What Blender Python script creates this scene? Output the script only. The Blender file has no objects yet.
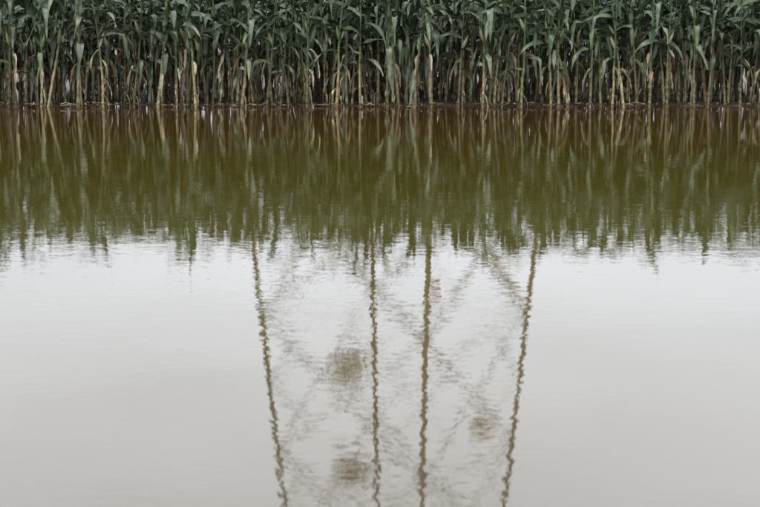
import bpy, math, random
import numpy as np
from mathutils import Vector, noise, Matrix, Euler
random.seed(7)
S=bpy.context.scene
D=26.0; H=1.7
def new_mat(n):
    m=bpy.data.materials.new(n); m.use_nodes=True
    nt=m.node_tree; nt.nodes.clear(); return m,nt
def N(nt,t,**k):
    n=nt.nodes.new(t)
    for a,b in k.items():
        if a in('inp',):
            for i,v in b.items(): n.inputs[i].default_value=v
        else: setattr(n,a,b)
    return n
L=lambda nt,a,b: nt.links.new(a,b)

# ---------------- world : overcast
w=bpy.data.worlds.new("World"); S.world=w; w.use_nodes=True
nt=w.node_tree; nt.nodes.clear()
sky=N(nt,'ShaderNodeTexSky',sky_type='NISHITA',sun_disc=False,sun_elevation=math.radians(66),sun_rotation=math.radians(205),dust_density=4.0)
hs=N(nt,'ShaderNodeHueSaturation',inp={'Saturation':0.25})
L(nt,sky.outputs[0],hs.inputs['Color'])
tc=N(nt,'ShaderNodeTexCoord'); sep=N(nt,'ShaderNodeSeparateXYZ'); L(nt,tc.outputs['Generated'],sep.inputs[0])
ramp=N(nt,'ShaderNodeValToRGB')
cr=ramp.color_ramp
cr.elements[0].position=0.0; cr.elements[0].color=(.22,.23,.25,1)
cr.elements[1].position=1.0; cr.elements[1].color=(.95,.96,1,1)
e=cr.elements.new(.10); e.color=(.40,.41,.45,1)
e=cr.elements.new(.16); e.color=(.65,.68,.755,1)
e=cr.elements.new(.24); e.color=(.775,.80,.86,1)
e=cr.elements.new(.33); e.color=(.93,.95,1,1)
L(nt,sep.outputs['Z'],ramp.inputs[0])
mp=N(nt,'ShaderNodeMapping'); mp.inputs['Scale'].default_value=(1.5,1.5,6)
L(nt,tc.outputs['Generated'],mp.inputs[0])
nz=N(nt,'ShaderNodeTexNoise',inp={'Scale':1.6,'Detail':4,'Roughness':.5}); L(nt,mp.outputs[0],nz.inputs['Vector'])
mr=N(nt,'ShaderNodeMapRange',inp={'From Min':.3,'From Max':.7,'To Min':23.0,'To Max':30.0}); L(nt,nz.outputs[0],mr.inputs[0])
vm=N(nt,'ShaderNodeVectorMath',operation='SCALE'); L(nt,ramp.outputs[0],vm.inputs[0]); L(nt,mr.outputs[0],vm.inputs['Scale'])
mx=N(nt,'ShaderNodeMix',data_type='RGBA'); mx.inputs[0].default_value=.9
L(nt,hs.outputs[0],mx.inputs[6]); L(nt,vm.outputs[0],mx.inputs[7])
bg=N(nt,'ShaderNodeBackground',inp={'Strength':.1}); L(nt,mx.outputs[2],bg.inputs[0])
o=N(nt,'ShaderNodeOutputWorld'); L(nt,bg.outputs[0],o.inputs[0])

sd=bpy.data.lights.new("sun","SUN"); sd.energy=1.1; sd.angle=math.radians(12); sd.color=(1,.97,.92)
so=bpy.data.objects.new("sun",sd); S.collection.objects.link(so)
el=math.radians(66); az=math.radians(205)
dirv=Vector((math.sin(az)*math.cos(el),math.cos(az)*math.cos(el),math.sin(el)))
so.rotation_euler=dirv.to_track_quat('Z','Y').to_euler()

# ---------------- materials
m_corn,nt=new_mat("corn_leaf")
at=N(nt,'ShaderNodeAttribute',attribute_name='Col')
g=N(nt,'ShaderNodeNewGeometry')
n1=N(nt,'ShaderNodeTexNoise',inp={'Scale':9,'Detail':3,'Roughness':.65}); L(nt,g.outputs['Position'],n1.inputs['Vector'])
r1=N(nt,'ShaderNodeMapRange',inp={'From Min':.3,'From Max':.7,'To Min':.5,'To Max':1.4}); L(nt,n1.outputs[0],r1.inputs[0])
v=N(nt,'ShaderNodeVectorMath',operation='SCALE'); L(nt,at.outputs['Color'],v.inputs[0]); L(nt,r1.outputs[0],v.inputs['Scale'])
p=N(nt,'ShaderNodeBsdfPrincipled',inp={'Roughness':.38}); L(nt,v.outputs[0],p.inputs['Base Color'])
p.inputs['Specular IOR Level'].default_value=.4
tr=N(nt,'ShaderNodeBsdfTranslucent'); L(nt,v.outputs[0],tr.inputs['Color'])
ms=N(nt,'ShaderNodeMixShader',inp={0:.06}); L(nt,p.outputs[0],ms.inputs[1]); L(nt,tr.outputs[0],ms.inputs[2])
o=N(nt,'ShaderNodeOutputMaterial'); L(nt,ms.outputs[0],o.inputs[0])

m_soil,nt=new_mat("wet_soil")
g=N(nt,'ShaderNodeNewGeometry')
n1=N(nt,'ShaderNodeTexNoise',inp={'Scale':6,'Detail':8,'Roughness':.7}); L(nt,g.outputs['Position'],n1.inputs['Vector'])
r=N(nt,'ShaderNodeValToRGB'); r.color_ramp.elements[0].position=.3; r.color_ramp.elements[0].color=(.018,.011,.007,1)
r.color_ramp.elements[1].position=.75; r.color_ramp.elements[1].color=(.085,.055,.030,1); L(nt,n1.outputs[0],r.inputs[0])
p=N(nt,'ShaderNodeBsdfPrincipled',inp={'Roughness':.6}); L(nt,r.outputs[0],p.inputs['Base Color'])
b=N(nt,'ShaderNodeBump',inp={'Strength':.6,'Distance':.03}); L(nt,n1.outputs[0],b.inputs['Height']); L(nt,b.outputs[0],p.inputs['Normal'])
o=N(nt,'ShaderNodeOutputMaterial'); L(nt,p.outputs[0],o.inputs[0])

m_w,nt=new_mat("muddy_water")
g=N(nt,'ShaderNodeNewGeometry')
def wn(scale,sx,sy,det=2,rough=.5):
    mp=N(nt,'ShaderNodeMapping'); mp.inputs['Scale'].default_value=(sx,sy,1); mp.inputs['Rotation'].default_value=(0,0,random.uniform(-.2,.2))
    L(nt,g.outputs['Position'],mp.inputs[0])
    n=N(nt,'ShaderNodeTexNoise',inp={'Scale':scale,'Detail':det,'Roughness':rough}); L(nt,mp.outputs[0],n.inputs['Vector']); return n.outputs[0]
def mul(a,k):
    m=N(nt,'ShaderNodeMath',operation='MULTIPLY'); L(nt,a,m.inputs[0])
    if isinstance(k,(int,float)): m.inputs[1].default_value=k
    else: L(nt,k,m.inputs[1])
    return m.outputs[0]
def add(a,b_):
    m=N(nt,'ShaderNodeMath',operation='ADD'); L(nt,a,m.inputs[0]); L(nt,b_,m.inputs[1]); return m.outputs[0]
big=wn(.55,.6,1.0,1)
mid=wn(3.2,.7,1.2,2)
fin=wn(12.0,.8,1.2,2)
patch=wn(.28,.5,1.2,3)
pr=N(nt,'ShaderNodeMapRange',inp={'From Min':.42,'From Max':.66,'To Min':.65,'To Max':1.7}); L(nt,patch,pr.inputs[0])
hgt=add(mul(big,.002),mul(add(mul(mid,.0010),mul(fin,.00062)),pr.outputs[0]))
b=N(nt,'ShaderNodeBump',inp={'Strength':1.0,'Distance':1.0}); L(nt,hgt,b.inputs['Height'])
sp=N(nt,'ShaderNodeSeparateXYZ'); L(nt,g.outputs['Position'],sp.inputs[0])
tintn=wn(.35,.5,1.3,4,.6)
yy=add(sp.outputs['Y'],mul(tintn,5.0))
mrr=N(nt,'ShaderNodeMapRange',inp={'From Min':0.0,'From Max':30.0}); L(nt,yy,mrr.inputs[0])
r=N(nt,'ShaderNodeValToRGB'); R_=r.color_ramp  # mud colour, with the corn reflection's brown-to-olive tint painted in by distance
R_.elements[0].position=.25; R_.elements[0].color=(.056,.046,.026,1)
R_.elements[1].position=.92; R_.elements[1].color=(.034,.017,.005,1)
e=R_.elements.new(.45); e.color=(.050,.044,.008,1)
e=R_.elements.new(.64); e.color=(.042,.034,.003,1)
e=R_.elements.new(.78); e.color=(.038,.023,.003,1)
L(nt,mrr.outputs[0],r.inputs[0])
df=N(nt,'ShaderNodeBsdfDiffuse'); L(nt,r.outputs[0],df.inputs[0])
gl=N(nt,'ShaderNodeBsdfGlossy',inp={'Roughness':.016,'Color':(1,.995,.985,1)}); L(nt,b.outputs[0],gl.inputs['Normal'])
fr=N(nt,'ShaderNodeFresnel',inp={'IOR':1.47}); L(nt,b.outputs[0],fr.inputs['Normal'])
ms=N(nt,'ShaderNodeMixShader'); L(nt,fr.outputs[0],ms.inputs[0]); L(nt,df.outputs[0],ms.inputs[1]); L(nt,gl.outputs[0],ms.inputs[2])
o=N(nt,'ShaderNodeOutputMaterial'); L(nt,ms.outputs[0],o.inputs[0])

def simple(name,col,rough,metal=0,ns=8,amt=.3):
    m,nt=new_mat(name)
    g=N(nt,'ShaderNodeNewGeometry')
    n1=N(nt,'ShaderNodeTexNoise',inp={'Scale':ns,'Detail':4}); L(nt,g.outputs['Position'],n1.inputs['Vector'])
    r=N(nt,'ShaderNodeMapRange',inp={'From Min':.3,'From Max':.7,'To Min':1-amt,'To Max':1+amt}); L(nt,n1.outputs[0],r.inputs[0])
    v=N(nt,'ShaderNodeVectorMath',operation='SCALE'); v.inputs[0].default_value=col; L(nt,r.outputs[0],v.inputs['Scale'])
    p=N(nt,'ShaderNodeBsdfPrincipled',inp={'Roughness':rough,'Metallic':metal}); L(nt,v.outputs[0],p.inputs['Base Color'])
    o=N(nt,'ShaderNodeOutputMaterial'); L(nt,p.outputs[0],o.inputs[0]); return m
m_steel=simple("weathered_steel",(.16,.105,.05),.7,0,3)
m_twig=simple("twigs",(.34,.22,.09),.9)
m_red=simple("rusty_plate",(.30,.10,.05),.6)
m_conc=simple("concrete",(.3,.29,.27),.9)

def mkobj(name,verts,faces,mat,cols=None,smooth=True):
    me=bpy.data.meshes.new(name); me.from_pydata(verts,[],faces); me.materials.append(mat)
    if cols:
        ca=me.color_attributes.new('Col','FLOAT_COLOR','POINT')
        flat=[]
        for c in cols: flat+= [c[0],c[1],c[2],1]
        ca.data.foreach_set('color',flat)
    if smooth: me.polygons.foreach_set('use_smooth',[True]*len(me.polygons))
    me.update()
    ob=bpy.data.objects.new(name,me); S.collection.objects.link(ob); return ob

# ---------------- terrain
def frange(a,b,s):
    out=[];x=a
    while x<b: out.append(x); x+=s
    return out
xs=[-1500,-600,-200,-80,-40,-25]+frange(-16,16,.07)+[16,25,40,80,200,600,1500]
ys=[-300,-100,-20,10,20,24.5]+frange(25.2,27.4,.05)+[27.4,28,29,31,35,45,60,100,200,500,1500]
V=[];F=[]
for y in ys:
    for x in xs:
        edge=D+.08+.22*(noise.noise(Vector((x*.45,3,0))))+.16*noise.noise(Vector((x*1.7,7,0)))+.08*noise.noise(Vector((x*5,7,4)))
        t=max(0,min(1,(y-edge+.25)/.5)); t=t*t*(3-2*t)
        top=.008+.03*noise.noise(Vector((x*.25,1,5)))+ (.014 if x>0 else -.012)
        z=-.25+(top+.25)*t
        z+=t*(.05*noise.noise(Vector((x*3,y*3,0)))+.045*noise.noise(Vector((x*9,y*9,2))))
        V.append((x,y,z))
nx=len(xs)
for j in range(len(ys)-1):
    for i in range(nx-1):
        a=j*nx+i; F.append((a,a+1,a+nx+1,a+nx))
mkobj("ground",V,F,m_soil)
mkobj("water",[(-1500,-300,0),(1500,-300,0),(1500,D+1.2,0),(-1500,D+1.2,0)],[(0,1,2,3)],m_w,smooth=False)

# ---------------- corn plants
GREENS=[(.024,.049,.019),(.031,.058,.025),(.044,.073,.037),(.018,.038,.016)]
PALE=[(.075,.10,.062),(.105,.128,.088),(.165,.18,.125)]
DRY=[(.25,.205,.12),(.18,.14,.075),(.35,.305,.20),(.11,.08,.045)]
def lerp(a,b,t): return tuple(a[i]*(1-t)+b[i]*t for i in range(3))
def corn_mesh(seed):
    R=random.Random(seed)
    V=[];F=[];C=[]
    Ht=R.uniform(2.08,2.34)
    lean=(R.uniform(-.11,.11),R.uniform(-.11,.11))
    bow=R.uniform(-.09,.09); ph=R.uniform(0,6)
    kx=R.uniform(-.03,.03); kz=R.uniform(.3,.9)
    def axis(z):
        t=z/Ht
        return Vector((lean[0]*t+bow*math.sin(t*3+ph)-bow*math.sin(ph)+kx*max(0,min(1,(z-kz)*5)),lean[1]*t+bow*.6*math.sin(t*2.5+ph*2)-bow*.6*math.sin(ph*2),z))
    ns=6
    def tube(pts,rads,cols,n=ns):
        base=len(V)
        for pnt,r,c in zip(pts,rads,cols):
            for k in range(n):
                a=2*math.pi*k/n
                V.append((pnt[0]+r*math.cos(a),pnt[1]+r*math.sin(a),pnt[2])); C.append(c)
        for i in range(len(pts)-1):
            for k in range(n):
                F.append((base+i*n+k,base+i*n+(k+1)%n,base+(i+1)*n+(k+1)%n,base+(i+1)*n+k))
    nodes=[-.12,.0,.07]
    z=.07
    while z<Ht:
        z+=.12+.05*min(1,z)+R.uniform(-.01,.02); nodes.append(z)
    sc=R.choice([(.22,.175,.085),(.16,.125,.06),(.28,.235,.12),(.13,.13,.055),(.10,.08,.045)])
    def stalkcol(zn):
        g=max(0,min(1,(zn-.45)/.7))
        c=lerp(sc,(.06,.095,.04),g); k=R.uniform(.8,1.2)
        return tuple(x*k for x in c)
    pts=[];rads=[];cols=[]
    for i,zn in enumerate(nodes):
        t=max(0,min(1,zn/Ht)); r=.021*(1-t)+.007
        c=stalkcol(zn)
        for dz,rr,cc in ((-.012,1,c),(0,1.2,lerp(c,(.08,.055,.03),.4)),(.012,1,c),(.05,.9,c)):
            q=axis(zn+dz); pts.append(q); rads.append(r*rr); cols.append(cc)
    tube(pts,rads,cols)
    for k in range(7):
        a=R.uniform(0,6.28); q=[axis(.09),axis(.09)+Vector((math.cos(a)*.06,math.sin(a)*.06,-.06)),axis(.09)+Vector((math.cos(a)*.10,math.sin(a)*.10,-.15))]
        tube(q,[.006,.005,.004],[(.10,.07,.04)]*3,3)
    az0=R.uniform(0,math.pi)
    def leaf(o,az,e0,e1,Ln,W,col,tip,kink=None,shrivel=0,seg=10,curlp=1.3):
        base=len(V)
        pos=o.copy(); tw0=R.uniform(-.3,.3); tw=R.uniform(-1.6,1.6); rp=R.uniform(0,6); rf=R.uniform(8,16)
        dz=R.uniform(-.5,.5)
        for i in range(seg+1):
            t=i/seg
            e=e0+(e1-e0)*(t**curlp)
            if kink and t>kink: e=min(e,-math.radians(78)+R.uniform(-.15,.15))
            a=az+dz*t
            d=Vector((math.cos(a)*math.cos(e),math.sin(a)*math.cos(e),math.sin(e)))
            if i: pos=pos+d*(Ln/seg)
            side=Vector((-math.sin(a),math.cos(a),0))
            up=side.cross(d)*-1
            ang=tw0+tw*t
            s2=side*math.cos(ang)+up*math.sin(ang); u2=up*math.cos(ang)-side*math.sin(ang)
            ww=W*min(1,.5+t*2.5)*max(0.02,(1-t**1.6))**.95
            if shrivel: ww*=1-.5*shrivel*(.5+.5*math.sin(t*rf+rp))
            f=.2+shrivel*.5
            wav=.13*W*math.sin(t*rf+rp)
            cc=lerp(col,tip,max(0,t-.35)/.65)
            cc=tuple(x*R.uniform(.85,1.15) for x in cc)
            V.append(tuple(pos+s2*ww*.5+u2*(ww*f+wav))); C.append(cc)
            V.append(tuple(pos)); C.append(lerp(cc,(.24,.27,.16),.35) if not shrivel else cc)
            V.append(tuple(pos-s2*ww*.5+u2*(ww*f-wav))); C.append(cc)
        for i in range(seg):
            b=base+i*3
            F.append((b,b+1,b+4,b+3)); F.append((b+1,b+2,b+5,b+4))
    for i,zn in enumerate(nodes[3:]):
        az=az0+(i%2)*math.pi+R.uniform(-.5,.5)
        t=zn/Ht
        o=axis(zn)
        if zn<.6:
            if R.random()<.55:
                c=R.choice(DRY); leaf(o,az,math.radians(R.uniform(-50,40)),math.radians(-89),R.uniform(.15,.42),R.uniform(.03,.065),c,R.choice(DRY),shrivel=1,curlp=.3)
        elif zn<1.1:
            q=R.random()
            if q<.42: c=R.choice(DRY); leaf(o,az,math.radians(R.uniform(-10,50)),math.radians(-88),R.uniform(.3,.65),R.uniform(.06,.10),c,R.choice(DRY),shrivel=.7,curlp=.32)
            elif q<.93: leaf(o,az,math.radians(R.uniform(35,62)),math.radians(R.uniform(-88,-60)),R.uniform(.55,.85),R.uniform(.10,.135),R.choice(PALE+PALE+GREENS),R.choice(PALE+GREENS+DRY[:1]),kink=R.choice([None,.25,.35,.5]),curlp=.7)
        elif zn<1.7:
            leaf(o,az,math.radians(R.uniform(35,64)),math.radians(R.uniform(-82,-30)),R.uniform(.75,1.0),R.uniform(.12,.155),R.choice(GREENS+PALE[:1]),R.choice(GREENS+PALE),kink=R.choice([None,None,.4,.55,.65]),curlp=.9)
        else:
            leaf(o,az,math.radians(R.uniform(52,76)),math.radians(R.uniform(-50,35)),R.uniform(.5,.8),R.uniform(.10,.13),R.choice(GREENS),R.choice(GREENS),curlp=1.2)
        if zn>.3:
            c=stalkcol(zn)
            tube([axis(zn-.11),axis(zn-.05),axis(zn+.01)],[.020*(1-t*.5)+.003,.024*(1-t*.5)+.003,.030*(1-t*.5)],[c]*3,6)
    if R.random()<.85:
        ze=R.uniform(.95,1.25); a=R.uniform(0,6.28); o=axis(ze); d=Vector((math.cos(a)*.38,math.sin(a)*.38,.92))
        c=R.choice([(.09,.125,.05),(.20,.18,.10),(.14,.16,.08)])
        P=[o+d*(k*.046) for k in range(7)]
        tube(P,[.014,.031,.038,.038,.032,.020,.006],[c]*7,7)
        for k in range(5):
            a2=R.uniform(0,6.28); leaf(P[-1],a2,1.0,-1.4,.09,.008,(.16,.08,.04),(.10,.05,.03),seg=3)
    if R.random()<.6:
        top=axis(Ht+.02); tl=R.uniform(.12,.26)
        c=R.choice([(.12,.13,.05),(.15,.14,.06),(.09,.11,.045)])
        tube([axis(Ht-.05),top,top+Vector((0,0,tl))],[.006,.005,.003],[c]*3,4)
        for k in range(7):
            a=R.uniform(0,6.28); leaf(top+Vector((0,0,.03*k*.6)),a,math.radians(R.uniform(55,80)),math.radians(R.uniform(10,60)),R.uniform(.12,.22),.012,c,c,seg=4)
    return np.array(V,dtype=np.float32),np.array(F,dtype=np.int32),np.array(C,dtype=np.float32)
VAR=[corn_mesh(300+i) for i in range(40)]
rr=random.Random(11)
VS=[];FS=[];CS=[];off=0;cnt=0
for row in range(11):
    lim=12+row*.2
    x=-lim
    while x<lim:
        sp=.33 if row==0 else (.22 if row<6 else .28)
        x+=sp*rr.uniform(.35,1.65)
        vv,ff,cc=rr.choice(VAR)
        yy=D+row*.6+rr.uniform(-.12,.12)+(.12*noise.noise(Vector((x*.3,0,9))) if row==0 else 0)
        s=rr.uniform(.90,1.09)
        M=(Matrix.Translation((x,yy,0))@Euler((rr.gauss(0,.04),rr.gauss(0,.065),rr.uniform(0,6.28))).to_matrix().to_4x4()@Matrix.Diagonal((s,s,s*rr.uniform(.96,1.05),1)))
        M=np.array(M,dtype=np.float32)
        VS.append(vv@M[:3,:3].T+M[:3,3]); FS.append(ff+off); CS.append(cc*rr.uniform(.6,1.3)); off+=len(vv); cnt+=1
V=np.concatenate(VS);F=np.concatenate(FS);C=np.concatenate(CS)
print("plants",cnt,"faces",len(F))
me=bpy.data.meshes.new("corn_field")
me.vertices.add(len(V)); me.vertices.foreach_set('co',V.ravel())
me.loops.add(F.size); me.loops.foreach_set('vertex_index',F.ravel())
me.polygons.add(len(F)); me.polygons.foreach_set('loop_start',np.arange(0,F.size,4,dtype=np.int32))
me.polygons.foreach_set('use_smooth',np.ones(len(F),dtype=bool))
me.update(calc_edges=True)
ca=me.color_attributes.new('Col','FLOAT_COLOR','POINT')
ca.data.foreach_set('color',np.concatenate([C,np.ones((len(C),1),np.float32)],1).ravel())
me.materials.append(m_corn)
ob=bpy.data.objects.new("corn_field",me); S.collection.objects.link(ob)

V=[];F=[];C=[]
for i in range(420):
    x=rr.uniform(-13,13); y=D+.05+rr.gauss(0,.12); a=rr.uniform(0,6.28); l=rr.uniform(.06,.28); wd=rr.uniform(.008,.025)
    z=.02+rr.uniform(0,.04); b=len(V); c=rr.choice(DRY)
    dx,dy=math.cos(a),math.sin(a)*.5
    for k in range(4):
        t=k/3; zz=z+.03*math.sin(t*3.1)*rr.random(); ww=wd*(1-abs(t-.4))
        V+= [(x+dx*l*t-dy*ww,y+dy*l*t+dx*ww,zz),(x+dx*l*t+dy*ww,y+dy*l*t-dx*ww,zz+ww*.6)]; C+=[c,c]
    for k in range(3): F.append((b+2*k,b+2*k+1,b+2*k+3,b+2*k+2))
mkobj("fallen_leaves",V,F,m_corn,C)

# ---------------- pylon
pyl=bpy.data.objects.new("electricity_pylon",None); S.collection.objects.link(pyl)
PX,PY=.58,50.0
TH=math.radians(10.6)
def Rad(z):
    if z<28: return 5.57-.103*z
    return max(.9,2.686-(z-28)*.13)
def corner(k,z):
    a=TH+k*math.pi/2; r=Rad(z); return Vector((PX+r*math.cos(a),PY+r*math.sin(a),z))
PV=[];PF=[]
def bar(a,b,wd,V=None,F=None):
    V=PV if V is None else V; F=PF if F is None else F
    d=(b-a).normalized(); u=d.cross(Vector((.3,.2,.9))).normalized(); v=d.cross(u)
    th=wd*.16; prof=[(0,0),(wd,0),(wd,th),(th,th),(th,wd),(0,wd)]
    n=len(V)
    for q in (a,b):
        for (s,t) in prof: V.append(tuple(q+u*(s-wd*.4)+v*(t-wd*.4)))
    for k in range(6): F.append((n+k,n+(k+1)%6,n+6+(k+1)%6,n+6+k))
    F.append(tuple(n+k for k in range(5,-1,-1))); F.append(tuple(n+6+k for k in range(6)))
lev=[0,3.1,8.6,13.3,17.6,21.4,24.8,28,30.5,33,35.5,38,40.5]
for k in range(4):
    for i in range(len(lev)-1):
        z0,z1=lev[i],lev[i+1]
        bar(corner(k,z0),corner(k,z1),.17 if z1<29 else .14)
        k2=(k+1)%4
        a0,a1,b0,b1=corner(k,z0),corner(k,z1),corner(k2,z0),corner(k2,z1)
        bw=(.12 if i<2 else .065) if z1<29 else .07
        if i==0: 
            mid=(a1+b1)/2; bar(a0,mid,bw); bar(b0,mid,bw); bar(a1,b1,bw)
            continue
        bar(a0,b1,bw); bar(b0,a1,bw)
        if i in(3,6): bar(a1,b1,bw*.7)
        if z1<29:
            c=(a0+a1+b0+b1)/4
            for s,e in ((a0,a1),(b0,b1)):
                m=(s+e)/2
                for q in (s,e):
                    h=(q+c)/2; bar(m,h,.03)
for z in (8.6,17.6,28):
    bar(corner(0,z),corner(2,z),.04); bar(corner(1,z),corner(3,z),.04)
for k in (1,3):
    z=3
    while z<28:
        q=corner(k,z); bar(q,q+Vector((.2 if int(z*2)%2 else -.2,0,0)),.02); z+=.45
ca=math.pi/4+TH
for z,l in ((29.5,8),(34,9.5),(38.5,7)):
    for sgn in (1,-1):
        tip=Vector((PX+sgn*l*math.cos(ca),PY+sgn*l*math.sin(ca),z+.3))
        ks=(0,1) if sgn==1 else (2,3)
        for kk in ks:
            lo=corner(kk,z); hi=corner(kk,z+1.6); bar(lo,tip,.1); bar(hi,tip,.1)
            for t in (.25,.5,.75): bar(lo.lerp(tip,t),hi.lerp(tip,t-.2),.06)
        bar(tip,tip-Vector((0,0,2)),.12)
ob=mkobj("lattice",PV,PF,m_steel,smooth=False); ob.parent=pyl
V=[];F=[]
for k in range(4):
    q=corner(k,0); n=len(V)
    for z,s in ((-.2,.55),(.35,.45)):
        for a in range(8): V.append((q.x+s*math.cos(a*.785),q.y+s*math.sin(a*.785),z))
    for a in range(8): F.append((n+a,n+(a+1)%8,n+8+(a+1)%8,n+8+a))
    F.append(tuple(n+8+a for a in range(8)))
ob=mkobj("footings",V,F,m_conc,smooth=False); ob.parent=pyl
def patch_twigs(cx,cz,rx,rz,n,y):  # twig clusters added to stand in for unidentified brown patches on the pylon
    V=[];F=[]
    for i in range(n):
        q=Vector((cx+rx*rr.gauss(0,.5),y+rr.uniform(-.5,.5),cz+rz*rr.gauss(0,.5)))
        d=Vector((rr.gauss(0,1),rr.gauss(0,.6),rr.gauss(0,.55))).normalized()*rr.uniform(.2,.6)
        bar(q-d*.5,q+d*.5,.03,V,F)
    o=mkobj("patch_twig_cluster",V,F,m_twig,smooth=False); o.parent=pyl
patch_twigs(PX-1.75,10.9,.75,.65,170,PY+1.5)
patch_twigs(PX-1.6,14.8,.65,.7,190,PY+1.5)
patch_twigs(PX+2.85,12.3,.5,.4,50,PY-1.2)
V=[];F=[]
def plate(x,y,z,w_,h_):
    n=len(V)
    for yy in (y,y+.02):
        V.extend([(x-w_/2,yy,z-h_/2),(x+w_/2,yy,z-h_/2),(x+w_/2,yy,z+h_/2),(x-w_/2,yy,z+h_/2)])
    F.extend([(n,n+1,n+2,n+3),(n+7,n+6,n+5,n+4),(n,n+4,n+5,n+1),(n+1,n+5,n+6,n+2),(n+2,n+6,n+7,n+3),(n+3,n+7,n+4,n)])
plate(PX+2.95,PY-1.9,12.3,.3,.3)
c3=corner(3,6.8); plate(c3.x+.25,c3.y-.2,6.8,.3,.4)
ob=mkobj("patch_plate",V,F,m_red,smooth=False); ob.parent=pyl  # added plates, standing in for small reddish patches of unknown origin

# ---------------- camera
cd=bpy.data.cameras.new("camera"); cd.lens=70; cd.sensor_width=36; cd.clip_end=4000; cd.clip_start=.1
cam=bpy.data.objects.new("camera",cd); S.collection.objects.link(cam)
cam.location=(0,0,H); cam.rotation_euler=(math.radians(90-9.4),0,0)
cd.dof.use_dof=True; cd.dof.focus_distance=26.5; cd.dof.aperture_fstop=4.0
S.camera=cam
S.view_settings.view_transform='Standard'; S.view_settings.look='None'; S.view_settings.exposure=0
